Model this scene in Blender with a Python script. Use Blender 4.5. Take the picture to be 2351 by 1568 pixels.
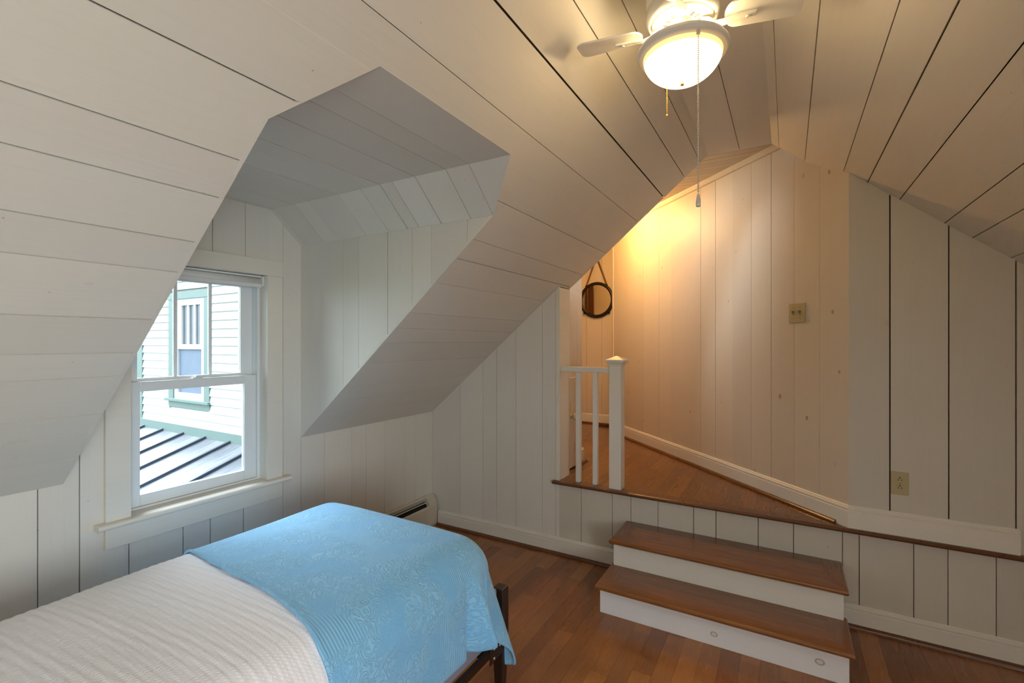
import bpy, bmesh, math, random
from mathutils import Vector, Matrix
random.seed(7)
for o in list(bpy.data.objects): bpy.data.objects.remove(o)
SC = bpy.context.scene
COL = SC.collection
# ------------------------------------------------------------------ camera, world, lights
FPX, EYE, YAW = 1086.0, 1.49, math.radians(30.2)      # focal length in px of a 2351 px wide frame
cam_d = bpy.data.cameras.new('camera'); cam = bpy.data.objects.new('camera', cam_d); COL.objects.link(cam)
cam_d.sensor_width = 36.0; cam_d.lens = 36.0 * FPX / 2351.0; cam_d.clip_start = 0.02; cam_d.clip_end = 200
cam_d.shift_y = 0.5 / 2351.0
cam.location = (0, 0, EYE); cam.rotation_euler = (math.pi / 2, 0, YAW - math.pi / 2)
SC.camera = cam

W = bpy.data.worlds.new('overcast_sky'); SC.world = W; W.use_nodes = True
bg = W.node_tree.nodes['Background']; bg.inputs[0].default_value = (0.78, 0.90, 1.0, 1); bg.inputs[1].default_value = 4.2

def area(name, loc, rot, sx, sy, power, col):
    d = bpy.data.lights.new(name, 'AREA'); d.shape = 'RECTANGLE'; d.size = sx; d.size_y = sy
    d.energy = power; d.color = col
    o = bpy.data.objects.new(name, d); COL.objects.link(o); o.location = loc; o.rotation_euler = rot
    return o
# daylight through the dormer window on the right, behind the camera; hazy sun on the dormer side
YK_ = 0.08 - (2.672 - 0.914) / 0.82
area('right_dormer_daylight', (-0.8, YK_ - 0.03, 1.40), (math.pi / 2, 0, 0), 1.1, 1.2, 47, (0.90, 0.96, 1.0))
sun_d = bpy.data.lights.new('hazy_sun', 'SUN'); sun_d.energy = 7.5; sun_d.angle = math.radians(50); sun_d.color = (0.80, 0.91, 1.0)
sun = bpy.data.objects.new('hazy_sun', sun_d); COL.objects.link(sun); sun.rotation_euler = Vector((-0.12, 1.0, 0.95)).to_track_quat('Z', 'Y').to_euler()
SC.view_settings.view_transform = 'Standard'; SC.view_settings.look = 'None'
SC.view_settings.exposure = 0.43; SC.view_settings.gamma = 1.0; SC.view_settings.use_curve_mapping = False
SC.cycles.use_denoising = True
SC.cycles.max_bounces = 7; SC.cycles.diffuse_bounces = 4; SC.cycles.glossy_bounces = 3; SC.cycles.transmission_bounces = 2
SC.cycles.use_adaptive_sampling = True; SC.cycles.adaptive_threshold = 0.06; SC.cycles.adaptive_min_samples = 15; SC.cycles.caustics_reflective = False; SC.cycles.caustics_refractive = False
SC.cycles.sample_clamp_indirect = 6.0

# ------------------------------------------------------------------ node helpers
def srgb(r, g, b):
    f = lambda c: (c / 255 / 12.92) if c / 255 <= 0.04045 else ((c / 255 + 0.055) / 1.055) ** 2.4
    return (f(r), f(g), f(b), 1)
class NT:
    def __init__(s, name):
        s.m = bpy.data.materials.new(name); s.m.use_nodes = True
        s.t = s.m.node_tree; s.n = s.t.nodes; s.bsdf = s.n['Principled BSDF']
    def node(s, typ, **kw):
        x = s.n.new(typ)
        for k, v in kw.items(): setattr(x, k, v)
        return x
    def set(s, sock, v):
        if hasattr(v, 'is_output'): s.t.links.new(v, sock)
        else: sock.default_value = v
    def math(s, op, a, b=0.0, c=None):
        x = s.node('ShaderNodeMath', operation=op); s.set(x.inputs[0], a); s.set(x.inputs[1], b)
        if c is not None: s.set(x.inputs[2], c)
        return x.outputs[0]
    def vmath(s, op, a, b=(0, 0, 0)):
        x = s.node('ShaderNodeVectorMath', operation=op); s.set(x.inputs[0], a); s.set(x.inputs[1], b)
        return x.outputs[1] if op in ('LENGTH', 'DISTANCE', 'DOT_PRODUCT') else x.outputs[0]
    def mix(s, f, a, b):
        x = s.node('ShaderNodeMix', data_type='RGBA'); s.set(x.inputs[0], f); s.set(x.inputs[6], a); s.set(x.inputs[7], b)
        return x.outputs[2]
    def noise(s, vec, scale, detail=3, rough=0.5, dist=0.0):
        x = s.node('ShaderNodeTexNoise'); s.set(x.inputs['Vector'], vec); x.inputs['Scale'].default_value = scale
        x.inputs['Detail'].default_value = detail; x.inputs['Roughness'].default_value = rough; x.inputs['Distortion'].default_value = dist
        return x.outputs[0]
    def ramp(s, f, stops, interp='LINEAR'):
        x = s.node('ShaderNodeValToRGB'); s.set(x.inputs[0], f); e = x.color_ramp.elements; x.color_ramp.interpolation = interp
        while len(e) < len(stops): e.new(0.5)
        for q, (p, c) in zip(e, stops): q.position = p; q.color = c if len(c) == 4 else (*c, 1)
        return x.outputs[0]
    def bump(s, h, strength, dist=0.01):
        x = s.node('ShaderNodeBump'); x.inputs['Strength'].default_value = strength; x.inputs['Distance'].default_value = dist
        s.set(x.inputs['Height'], h); s.t.links.new(x.outputs[0], s.bsdf.inputs['Normal'])
    def objco(s):
        return s.node('ShaderNodeTexCoord').outputs['Object']
    def rnd(s):
        return s.node('ShaderNodeObjectInfo').outputs['Random']
    def out(s, **kw):
        for k, v in kw.items(): s.set(s.bsdf.inputs[k.replace('_', ' ')], v)
        return s.m

def plain(name, col, rough=0.5, metal=0.0, spec=0.5, mott=0.06, coat=0.0):
    t = NT(name); n = t.noise(t.objco(), 14, 2, 0.6)
    c = t.mix(n, tuple(x * (1 - mott) for x in col[:3]) + (1,), tuple(min(1, x * (1 + mott)) for x in col[:3]) + (1,))
    t.out(Base_Color=c, Roughness=rough, Metallic=metal); t.bsdf.inputs['Specular IOR Level'].default_value = spec
    t.bsdf.inputs['Coat Weight'].default_value = coat
    return t.m

def painted_boards(name, col, knot=0.5, prob=0.7, rough=0.42, spots=()):
    """white paint over knotty pine; local x runs along the board"""
    t = NT(name); co = t.objco(); rnd = t.rnd()
    off = t.node('ShaderNodeCombineXYZ'); t.set(off.inputs[0], t.math('MULTIPLY', rnd, 37.0)); t.set(off.inputs[1], t.math('MULTIPLY', rnd, 91.0))
    v = t.vmath('ADD', co, off.outputs[0])
    vg = t.vmath('MULTIPLY', v, (0.9, 22, 22)); grain = t.noise(vg, 3.0, 2, 0.55)
    vm = t.vmath('MULTIPLY', v, (1.0, 3.0, 3.0)); mot = t.noise(vm, 1.6, 1, 0.6)
    vk = t.vmath('MULTIPLY', v, (0.8, 1.25, 0.0))
    vo = t.node('ShaderNodeTexVoronoi', voronoi_dimensions='2D'); t.set(vo.inputs['Vector'], vk); vo.inputs['Scale'].default_value = 3.4
    sep = t.node('ShaderNodeSeparateColor'); t.t.links.new(vo.outputs['Color'], sep.inputs[0])
    d = vo.outputs['Distance']
    rad = t.math('MULTIPLY_ADD', sep.outputs[1], 0.034, 0.012)
    q = t.math('DIVIDE', d, rad)
    ring = t.ramp(q, [(0.0, (.55, .55, .55)), (0.32, (.45, .45, .45)), (0.6, (1, 1, 1)), (0.78, (.85, .85, .85)), (0.98, (0, 0, 0))])
    has = t.math('GREATER_THAN', sep.outputs[0], prob)
    k = t.math('MULTIPLY', t.math('MULTIPLY', ring, has), t.math('MULTIPLY', sep.outputs[2], knot))
    for (sx, sy, r) in spots:
        dd = t.vmath('LENGTH', t.vmath('MULTIPLY', t.vmath('SUBTRACT', co, (sx, sy, 0)), (0.75, 1.0, 0.0)))
        rr = t.ramp(t.math('DIVIDE', dd, r * 2), [(0.0, (.45, .45, .45)), (0.26, (.1, .1, .1)), (0.40, (.9, .9, .9)), (0.5, (.7, .7, .7)), (0.58, (.0, .0, .0))])
        k = t.math('MAXIMUM', k, t.math('MULTIPLY', rr, 0.75))
    vd = t.node('ShaderNodeTexVoronoi', voronoi_dimensions='2D'); t.set(vd.inputs['Vector'], v); vd.inputs['Scale'].default_value = 4.3
    sd = t.node('ShaderNodeSeparateColor'); t.t.links.new(vd.outputs['Color'], sd.inputs[0])
    nail = t.math('MULTIPLY', t.math('LESS_THAN', vd.outputs['Distance'], 0.0085), t.math('GREATER_THAN', sd.outputs[0], 0.72))
    k = t.math('MAXIMUM', k, t.math('MULTIPLY', nail, 0.6))
    tone = t.math('MULTIPLY_ADD', rnd, 0.07, 0.955)
    base = t.mix(t.math('MULTIPLY', mot, 0.55), col, tuple(c * f for c, f in zip(col[:3], (0.97, 0.93, 0.86))) + (1,))
    base = t.mix(t.math('MULTIPLY', t.math('SUBTRACT', grain, 0.5), 0.5), base, tuple(c * 0.8 for c in col[:3]) + (1,))
    hsv = t.node('ShaderNodeHueSaturation'); t.set(hsv.inputs['Color'], base); t.set(hsv.inputs['Value'], tone)
    c = t.mix(k, hsv.outputs[0], srgb(150, 108, 62))
    t.bump(grain, 0.10, 0.004)
    t.out(Base_Color=c, Roughness=t.math('MULTIPLY_ADD', mot, 0.15, rough))
    return t.m

def floor_wood(name, lo, hi, rough=0.22, coat=0.35, scale=1.0):
    t = NT(name); co = t.objco(); rnd = t.rnd()
    off = t.node('ShaderNodeCombineXYZ'); t.set(off.inputs[0], t.math('MULTIPLY', rnd, 53.0)); t.set(off.inputs[1], t.math('MULTIPLY', rnd, 17.0))
    v = t.vmath('ADD', co, off.outputs[0])
    g1 = t.noise(t.vmath('MULTIPLY', v, (1.2, 16, 16)), 4.0 * scale, 3, 0.62, 1.2)
    g2 = t.noise(t.vmath('MULTIPLY', v, (3, 120, 60)), 3.0 * scale, 2, 0.5)
    tone = t.ramp(rnd, [(0.0, lo), (0.45, tuple((a * .55 + b * .45) for a, b in zip(lo, hi))), (0.8, tuple((a * .3 + b * .7) for a, b in zip(lo, hi))), (1.0, hi)])
    c = t.mix(t.math('MULTIPLY', g1, 0.65), tone, tuple(x * 0.45 for x in lo[:3]) + (1,))
    c = t.mix(t.math('MULTIPLY', t.math('SUBTRACT', g2, 0.45), 0.7), c, tuple(min(1, x * 1.35) for x in hi[:3]) + (1,))
    t.bump(g2, 0.06, 0.002)
    t.out(Base_Color=c, Roughness=t.math('MULTIPLY_ADD', g1, 0.14, rough)); t.bsdf.inputs['Coat Weight'].default_value = coat
    t.bsdf.inputs['Coat Roughness'].default_value = 0.12
    return t.m

M = {}
WALL = srgb(228, 225, 216)
M['slope'] = painted_boards('white_painted_ceiling_boards', WALL, 0.22, 0.86)
M['wall'] = painted_boards('white_painted_wall_boards', srgb(229, 226, 218), 0.22, 0.84)
M['knotty'] = painted_boards('knotty_boards_hall_light_tint', srgb(219, 206, 186), 1.0, 0.45)  # same white paint, tinted darker and warmer for the hall's lamplight
M['outlet_wall'] = painted_boards('shade_dimmed_painted_boards', srgb(212, 207, 194), 0.5, 0.74)  # weaker light on this wall put into a darker paint colour
M['trim'] = painted_boards('white_gloss_trim', srgb(235, 231, 220), 0.06, 0.9, 0.3)
M['riser'] = painted_boards('white_riser_paint', srgb(236, 235, 235), 0.3, 0.9, 0.35, spots=((0.02, -0.012, 0.012), (0.455, 0.0, 0.014)))
M['gap'] = plain('raw_board_edges', (0.075, 0.05, 0.036, 1), 0.9)
M['floor'] = floor_wood('varnished_floor_boards', (0.22, 0.066, 0.015), (0.52, 0.20, 0.045))
M['landing'] = floor_wood('varnished_landing_boards', (0.17, 0.062, 0.010), (0.30, 0.12, 0.020))
M['tread'] = floor_wood('varnished_step_wood', (0.17, 0.055, 0.013), (0.33, 0.12, 0.026), 0.16, 0.5)
M['shoe'] = floor_wood('varnished_moulding', (0.13, 0.045, 0.014), (0.19, 0.07, 0.022))
M['vinyl'] = plain('white_vinyl', srgb(236, 240, 240), 0.35, mott=0.02)
M['shade'] = plain('white_shade_cloth', srgb(232, 233, 232), 0.7, mott=0.02)
M['fan_white'] = plain('white_enamel', srgb(238, 236, 226), 0.25, mott=0.015)
M['fan_plate'] = plain('cream_motor_plate', srgb(225, 220, 200), 0.4, mott=0.03)
M['dark'] = plain('black_recess', (0.012, 0.012, 0.012, 1), 0.8)
M['brass'] = plain('brass_chain', srgb(225, 185, 95), 0.3, 0.4, mott=0.1)
M['steel'] = plain('nickel_chain', srgb(225, 220, 210), 0.3, 0.35, mott=0.1)
M['almond'] = plain('almond_plastic', srgb(186, 172, 128), 0.4, mott=0.04)
M['almond_dark'] = plain('almond_plastic_toggle', srgb(150, 136, 98), 0.4, mott=0.05)
M['heater'] = plain('cream_heater_enamel', srgb(214, 205, 186), 0.4, mott=0.04)
M['bedwood'] = floor_wood('espresso_bed_wood', (0.018, 0.010, 0.007), (0.035, 0.018, 0.012), 0.35, 0.1)
M['bracket'] = plain('brown_steel_bracket', (0.045, 0.024, 0.016, 1), 0.4, 0.3)
M['boxspring'] = plain('grey_blue_ticking', srgb(150, 152, 168), 0.85, mott=0.08)
M['rope'] = None
M['ironframe'] = plain('dark_bronze_metal', (0.03, 0.022, 0.016, 1), 0.4, 0.6)
M['porcelain'] = plain('cream_porcelain', srgb(222, 205, 160), 0.2, mott=0.02)
M['siding'] = plain('white_clapboard_paint', srgb(184, 186, 188), 0.6, mott=0.03)
M['green'] = plain('sage_green_trim_paint', srgb(98, 116, 112), 0.6, mott=0.06)
M['tin'] = None
M['curtain'] = plain('grey_screen', srgb(96, 108, 128), 0.6, mott=0.2)

def rope_mat():
    t = NT('brown_jute_rope'); co = t.objco()
    w = t.node('ShaderNodeTexWave'); t.set(w.inputs['Vector'], co); w.inputs['Scale'].default_value = 60
    c = t.mix(w.outputs[0], srgb(84, 52, 24), srgb(150, 104, 54)); t.bump(w.outputs[0], 0.6, 0.003)
    return t.out(Base_Color=c, Roughness=0.9)
M['rope'] = rope_mat()
def tin_mat():
    t = NT('weathered_blue_grey_roof_paint'); co = t.objco()
    n = t.noise(t.vmath('MULTIPLY', co, (1.0, 9.0, 1.0)), 2.2, 5, 0.65)
    b = t.noise(co, 0.9, 3, 0.6)
    m = t.ramp(t.math('MULTIPLY_ADD', b, 0.5, t.math('MULTIPLY', n, 0.5)), [(0.44, (0, 0, 0)), (0.58, (1, 1, 1))])
    c = t.mix(m, srgb(64, 70, 79), srgb(116, 118, 123))
    return t.out(Base_Color=c, Roughness=0.45)
M['tin'] = tin_mat()
M['tin_rib'] = plain('dark_blue_grey_rib_paint', srgb(56, 63, 74), 0.5, mott=0.15)
def glass_mat():
    t = NT('window_glass'); t.n.remove(t.bsdf)
    tr = t.node('ShaderNodeBsdfTransparent'); tr.inputs[0].default_value = (0.97, 0.985, 0.985, 1)
    gl = t.node('ShaderNodeBsdfGlossy'); gl.inputs['Roughness'].default_value = 0.02
    mx = t.node('ShaderNodeMixShader'); fr = t.node('ShaderNodeFresnel'); fr.inputs[0].default_value = 1.25
    t.t.links.new(fr.outputs[0], mx.inputs[0]); t.t.links.new(tr.outputs[0], mx.inputs[1]); t.t.links.new(gl.outputs[0], mx.inputs[2])
    t.t.links.new(mx.outputs[0], t.n['Material Output'].inputs[0]); return t.m
M['glass'] = glass_mat()
def dark_glass():
    t = NT('dark_house_window_glass'); n = t.noise(t.objco(), 5, 5, 0.7)
    return t.out(Base_Color=t.mix(n, (0.05, 0.06, 0.08, 1), (0.12, 0.13, 0.14, 1)), Roughness=0.25)
M['darkglass'] = dark_glass()
def mirror_mat():
    t = NT('mirror_silver'); return t.out(Base_Color=(0.88, 0.87, 0.84, 1), Metallic=1.0, Roughness=0.02)
M['mirror'] = mirror_mat()
def glow(name, col, strength):
    t = NT(name); t.bsdf.inputs['Emission Color'].default_value = (*col, 1); t.bsdf.inputs['Emission Strength'].default_value = strength
    n = t.noise(t.objco(), 8, 2); c = t.mix(n, (0.9, 0.88, 0.8, 1), (0.86, 0.84, 0.76, 1)); return t.out(Base_Color=c, Roughness=0.35)
M['bowl'] = glow('lit_frosted_glass', (1.0, 0.61, 0.22), 8.2)
M['bowl_edge'] = glow('lit_frosted_glass_dimmed_edge', (1.0, 0.60, 0.18), 0.9)  # glow falloff away from the bulb, set as a weaker emission band
M['bulb'] = glow('lit_hall_globe', (1.0, 0.55, 0.18), 200.0)

def uvco(t):
    return t.node('ShaderNodeUVMap').outputs[0]
def quilt_mat():
    t = NT('blue_matelasse_cotton'); v = uvco(t)
    big = t.noise(v, 7.0, 1, 0.5)
    n1 = t.noise(v, 20.0, 1.0, 0.4, 1.2)
    sw = t.math('SINE', t.math('MULTIPLY', n1, 34.0))
    n2 = t.noise(v, 34.0, 1, 0.4, 0.4)
    sw2 = t.math('SINE', t.math('MULTIPLY', n2, 14.0))
    swirl = t.math('POWER', t.math('ABSOLUTE', t.math('MULTIPLY_ADD', sw2, 0.35, t.math('MULTIPLY', sw, 0.65))), 0.6)
    sx = t.node('ShaderNodeSeparateXYZ'); t.set(sx.inputs[0], v)
    st = t.math('SINE', t.math('MULTIPLY', sx.outputs[0], 620.0))
    st = t.math('MULTIPLY_ADD', st, 0.35, 0.5)
    cell = t.noise(v, 4.2, 0, 0.5)
    mk = t.ramp(cell, [(0.60, (0, 0, 0)), (0.63, (1, 1, 1))])
    hgt = t.mix(mk, swirl, st)
    flat = t.ramp(big, [(0.36, (0.25, 0.25, 0.25)), (0.5, (1, 1, 1))])
    h2 = t.math('MULTIPLY', hgt, flat)
    weave = t.noise(v, 420.0, 1)
    h3 = t.math('MULTIPLY_ADD', weave, 0.10, h2)
    t.bump(h3, 0.55, 0.0045)
    c = t.mix(h2, srgb(124, 192, 240), srgb(148, 210, 248))
    t.bsdf.inputs['Sheen Weight'].default_value = 0.25
    return t.out(Base_Color=c, Roughness=0.85)
M['quilt'] = quilt_mat()
def coverlet_mat():
    t = NT('ivory_waffle_cotton'); v = uvco(t)
    sx = t.node('ShaderNodeSeparateXYZ'); t.set(sx.inputs[0], v)
    ph = t.math('MULTIPLY', sx.outputs[0], 2 * math.pi / 0.013)
    q = t.math('MULTIPLY', sx.outputs[1], 2 * math.pi / 0.011)
    row = t.math('SINE', ph); chain = t.math('SINE', t.math('ADD', q, t.math('MULTIPLY', row, 1.2)))
    n = t.noise(v, 160, 2)
    h = t.math('MULTIPLY_ADD', row, 0.3, t.math('MULTIPLY_ADD', chain, 0.35, n))
    t.bump(h, 0.3, 0.003)
    c = t.mix(t.math('MULTIPLY_ADD', h, 0.4, 0.35), srgb(244, 244, 249), srgb(252, 252, 255))
    t.bsdf.inputs['Sheen Weight'].default_value = 0.3
    return t.out(Base_Color=c, Roughness=0.9)
M['coverlet'] = coverlet_mat()

# ------------------------------------------------------------------ mesh helpers
class MB:
    def __init__(s): s.v = []; s.f = []
    def add(s, vs, fs):
        b = len(s.v); s.v += [tuple(x) for x in vs]; s.f += [tuple(i + b for i in q) for q in fs]; return s
    def box(s, lo, hi):
        x0, y0, z0 = lo; x1, y1, z1 = hi
        return s.add([(x0,y0,z0),(x1,y0,z0),(x1,y1,z0),(x0,y1,z0),(x0,y0,z1),(x1,y0,z1),(x1,y1,z1),(x0,y1,z1)],
                     [(3,2,1,0),(4,5,6,7),(0,1,5,4),(1,2,6,5),(2,3,7,6),(3,0,4,7)])
    def prism(s, poly, fr, d0, d1):
        """poly in (u,v) of frame fr=(o,U,V,N), extruded from d0 to d1 along N"""
        o, U, V, N = fr; n = len(poly)
        a = [o + U * u + V * w + N * d0 for u, w in poly]; b = [o + U * u + V * w + N * d1 for u, w in poly]
        ar = sum(poly[i][0] * poly[(i+1) % n][1] - poly[(i+1) % n][0] * poly[i][1] for i in range(n))
        flip = (ar > 0) != (U.cross(V).dot(N) * (d1 - d0) > 0)
        top = tuple(range(n, 2 * n)); bot = tuple(reversed(range(n)))
        sd = [(i, (i+1) % n, n + (i+1) % n, n + i) for i in range(n)]
        fs = [bot, top] + sd
        if flip: fs = [tuple(reversed(q)) for q in fs]
        return s.add(a + b, fs)
    def lathe(s, prof, c, seg=32, axis='Z'):
        vs = []; fs = []; n = len(prof)
        for k in range(seg):
            a = 2 * math.pi * k / seg
            for r, z in prof:
                p = (r * math.cos(a), r * math.sin(a), z)
                if axis == 'X': p = (p[2], p[0], p[1])
                if axis == 'Y': p = (p[0], p[2], p[1])
                vs.append((c[0] + p[0], c[1] + p[1], c[2] + p[2]))
        for k in range(seg):
            k2 = (k + 1) % seg
            for i in range(n - 1): 
                q = (k*n+i, k2*n+i, k2*n+i+1, k*n+i+1)
                fs.append(q if axis != 'Y' else tuple(reversed(q)))
        return s.add(vs, fs)
    def tube(s, pts, r, seg=8, closed=False, rads=None):
        P = [Vector(p) for p in pts]; n = len(P); vs = []; fs = []
        up = Vector((0, 0, 1))
        for i, p in enumerate(P):
            a = P[(i-1) % n] if (i or closed) else p; b = P[(i+1) % n] if (i < n-1 or closed) else p
            d = (b - a).normalized(); ref = up if abs(d.z) < 0.95 else Vector((1, 0, 0))
            e1 = d.cross(ref).normalized(); e2 = d.cross(e1).normalized(); rr = rads[i] if rads else r
            for k in range(seg):
                t = 2 * math.pi * k / seg; vs.append(p + e1 * rr * math.cos(t) + e2 * rr * math.sin(t))
        for i in range(n if closed else n - 1):
            j = (i + 1) % n
            for k in range(seg):
                k2 = (k + 1) % seg; fs.append((i*seg+k, j*seg+k, j*seg+k2, i*seg+k2))
        if not closed: fs += [tuple(range(seg)), tuple(reversed(range((n-1)*seg, n*seg)))]
        return s.add(vs, fs)
    def sweep(s, prof, p0, p1, out, up=Vector((0, 0, 1)), cut0=0.0, cut1=0.0):
        """profile (d,h): d along out, h along up; swept p0->p1; cut = extra run per unit of d (mitres)"""
        p0 = Vector(p0); p1 = Vector(p1); T = (p1 - p0).normalized(); n = len(prof)
        a = [p0 + out * d + up * h + T * (cut0 * d) for d, h in prof]; b = [p1 + out * d + up * h - T * (cut1 * d) for d, h in prof]
        fs = [tuple(range(n)), tuple(reversed(range(n, 2*n)))] + [((i+1) % n, i, n+i, n+(i+1) % n) for i in range(n)]
        return s.add(a + b, fs)
    def build(s, name, mat, parent=None, smooth=False, bevel=0.0, seg=1, solid=0.0, sub=0):
        me = bpy.data.meshes.new(name); me.from_pydata(s.v, [], s.f); me.update()
        bm = bmesh.new(); bm.from_mesh(me); bmesh.ops.recalc_face_normals(bm, faces=bm.faces); bm.to_mesh(me); bm.free()
        me.materials.append(mat); o = bpy.data.objects.new(name, me); COL.objects.link(o)
        if smooth: me.polygons.foreach_set('use_smooth', [True] * len(me.polygons))
        if bevel:
            m = o.modifiers.new('bevel', 'BEVEL'); m.width = bevel; m.segments = seg; m.limit_method = 'ANGLE'; m.angle_limit = 0.6
        if solid:
            m = o.modifiers.new('solid', 'SOLIDIFY'); m.thickness = solid; m.offset = -1
        if sub:
            m = o.modifiers.new('sub', 'SUBSURF'); m.levels = sub; m.render_levels = sub
        if parent: adopt(o, parent)
        return o
def adopt(o, parent):
    o.parent = parent
    o.matrix_parent_inverse = Matrix.Translation(-Vector(parent.location)) if parent.type == 'EMPTY' else parent.matrix_basis.inverted()
def thing(name, loc, label, cat, group=None):
    e = bpy.data.objects.new(name, None); e.empty_display_size = 0.1; COL.objects.link(e); e.location = loc
    return tag(e, label, cat, group)
def tag(o, label, cat, group=None):
    o['label'] = label; o['category'] = cat
    if group: o['group'] = group
    return o
def struct(o, label=None, cat=None):
    o['kind'] = 'structure'
    if label: o['label'] = label
    if cat: o['category'] = cat
    return o

def clip(poly, axis, val, keep_less):
    out = []; n = len(poly)
    ins = (lambda p: p[axis] <= val + 1e-9) if keep_less else (lambda p: p[axis] >= val - 1e-9)
    for i in range(n):
        a, b = poly[i], poly[(i+1) % n]
        if ins(a): out.append(a)
        if ins(a) != ins(b):
            t = (val - a[axis]) / (b[axis] - a[axis]); q = [a[0] + (b[0]-a[0]) * t, a[1] + (b[1]-a[1]) * t]; q[axis] = val; out.append(tuple(q))
    return out
def area2(p): return abs(sum(p[i][0]*p[(i+1) % len(p)][1] - p[(i+1) % len(p)][0]*p[i][1] for i in range(len(p)))) / 2

def boards(parent, fr, sets, seams, mat, gap=0.0022, thick=0.012, name='board', gaps={}, uneven=0.0006, seed=1):
    """cut every polygon set into strips at the seams (v values): one object per strip and set"""
    o, U, V, N = fr; rr = random.Random(seed)
    lo = min(v for st in sets for p in st for _, v in p); hi = max(v for st in sets for p in st for _, v in p)
    ed = [lo] + [s for s in sorted(seams) if lo + .004 < s < hi - .004] + [hi]
    R = Matrix((U, V, N)).transposed().to_4x4()
    for i in range(len(ed) - 1):
        g0 = 0 if i == 0 else gaps.get(ed[i], gap) * rr.uniform(.85, 1.25) * .66
        g1 = 0 if i == len(ed) - 2 else gaps.get(ed[i+1], gap) * rr.uniform(.85, 1.25) * .66
        dn = rr.uniform(-uneven, uneven)
        for st in sets:
            ps = []
            for p in st:
                q = clip(clip(list(p), 1, ed[i] + g0, False), 1, ed[i+1] - g1, True)
                if len(q) > 2 and area2(q) > 1e-5: ps.append(q)
            if not ps: continue
            cu = sum(u for q in ps for u, _ in q) / sum(map(len, ps)); cv = (ed[i] + ed[i+1]) / 2
            mb = MB(); F = (Vector((0, 0, 0)), Vector((1, 0, 0)), Vector((0, 1, 0)), Vector((0, 0, 1)))
            for q in ps: mb.prism([(u - cu, v - cv) for u, v in q], F, -thick, dn)
            b = mb.build(name, mat); b.matrix_basis = Matrix.Translation(o + U * cu + V * cv) @ R
            b.parent = parent
def backing(name, fr, polys, d0=-0.0125, d1=-0.07, mat=None):
    mb = MB()
    for p in polys: mb.prism(list(p), fr, d1, d0)
    return struct(mb.build(name, mat or M['gap']))
VX, VY, VZ = Vector((1, 0, 0)), Vector((0, 1, 0)), Vector((0, 0, 1))

# ------------------------------------------------------------------ dimensions
XE, D, WY = 3.22, 3.04, 2.53          # end of the room ceiling, stair wall face, window wall face
S, Z0 = 0.84, 0.914                   # left slope pitch and height where it meets the window wall
ZF, YL, YR, SR = 2.672, 0.436, 0.08, 0.82
XB, YK = -2.0, 0.08 - (2.672 - 0.914) / 0.82    # rear wall, right knee wall
DX0, DX1, DC0, DC1, DZ, DZC = 0.74, 1.82, 0.93, 1.63, 2.066, 2.238   # dormer
YD, YC = WY - (DZC - Z0) / S, WY - (DZ - Z0) / S
P = 0.514                             # landing height
HC = 2.713                            # hall ceiling
zs = lambda y: Z0 + S * (WY - y)
zr = lambda y: ZF - SR * (YR - y)

# ------------------------------------------------------------------ ceilings
n1 = math.hypot(1, S); V1 = Vector((0, -1, S)) / n1; N1 = Vector((0, -S, -1)) / n1
frL = (Vector((0, WY, Z0)), VX, V1, N1); sv = lambda y: (WY - y) * n1
ysplit = 0.972; xl = DC0 - (DC0 - DX0) * (ysplit - YD) / (YC - YD); xr = DC1 + (DX1 - DC1) * (ysplit - YD) / (YC - YD)
pL = [(XB, 0), (DX0, 0), (DX0, sv(YC)), (xl, sv(ysplit)), (XB, sv(ysplit))]
pR = [(DX1, 0), (XE, 0), (XE, sv(ysplit)), (xr, sv(ysplit)), (DX1, sv(YC))]
pT = [(XB, sv(ysplit)), (xl, sv(ysplit)), (DC0, sv(YD)), (DC1, sv(YD)), (xr, sv(ysplit)), (XE, sv(ysplit)), (XE, sv(YL)), (XB, sv(YL))]
pT2 = [(XB - .05, sv(ysplit)), (xl - .02, sv(ysplit)), (DC0 - .01, sv(YD) + .02), (DC1 + .01, sv(YD) + .02), (xr + .02, sv(ysplit)), (XE, sv(ysplit)), (XE, sv(YL) + .05), (XB - .05, sv(YL) + .05)]
e_ = .02
cl = backing('ceiling_left', frL, [[(XB - .05, -.03), (DX0 - e_, -.03), (DX0 - e_, sv(YC)), (xl - e_, sv(ysplit)), (XB - .05, sv(ysplit))],
    [(DX1 + e_, -.03), (XE, -.03), (XE, sv(ysplit)), (xr + e_, sv(ysplit)), (DX1 + e_, sv(YC))], pT2])
yl = [1.102, 1.267, 1.368, 1.498, 1.594, 1.760, 1.888, 1.985, 2.156, 2.255, 2.381]
yt = [.972, .876, .707, .576, .480]
yrr = [1.103, 1.272, 1.369, 1.498, 1.667, 1.759, 1.851, 1.985, 2.153, 2.252, 2.379]
dk = {sv(.707): .0052, sv(1.498): .004, sv(1.102): .0035, sv(.972): .0018, sv(.876): .0016, sv(2.381): .0015}
boards(cl, frL, [[pL]], [sv(y) for y in yl], M['slope'], 0.0034, gaps=dk, seed=2)
boards(cl, frL, [[pR]], [sv(y) for y in yrr], M['slope'], 0.0019, gaps={sv(1.369): .0035}, seed=3)
boards(cl, frL, [[pT]], [sv(y) for y in yt], M['slope'], 0.0024, gaps=dk, seed=4)
# flat strip along the ridge
frF = (Vector((0, 0, ZF)), VX, VY, -VZ)
cf = backing('ceiling_flat', frF, [[(XB - .05, YR - .05), (XE, YR - .05), (XE, YL + .05), (XB - .05, YL + .05)]])
boards(cf, frF, [[[(XB, YR), (XE, YR), (XE, YL), (XB, YL)]]], [.254], M['slope'], .002, seed=5)
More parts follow.
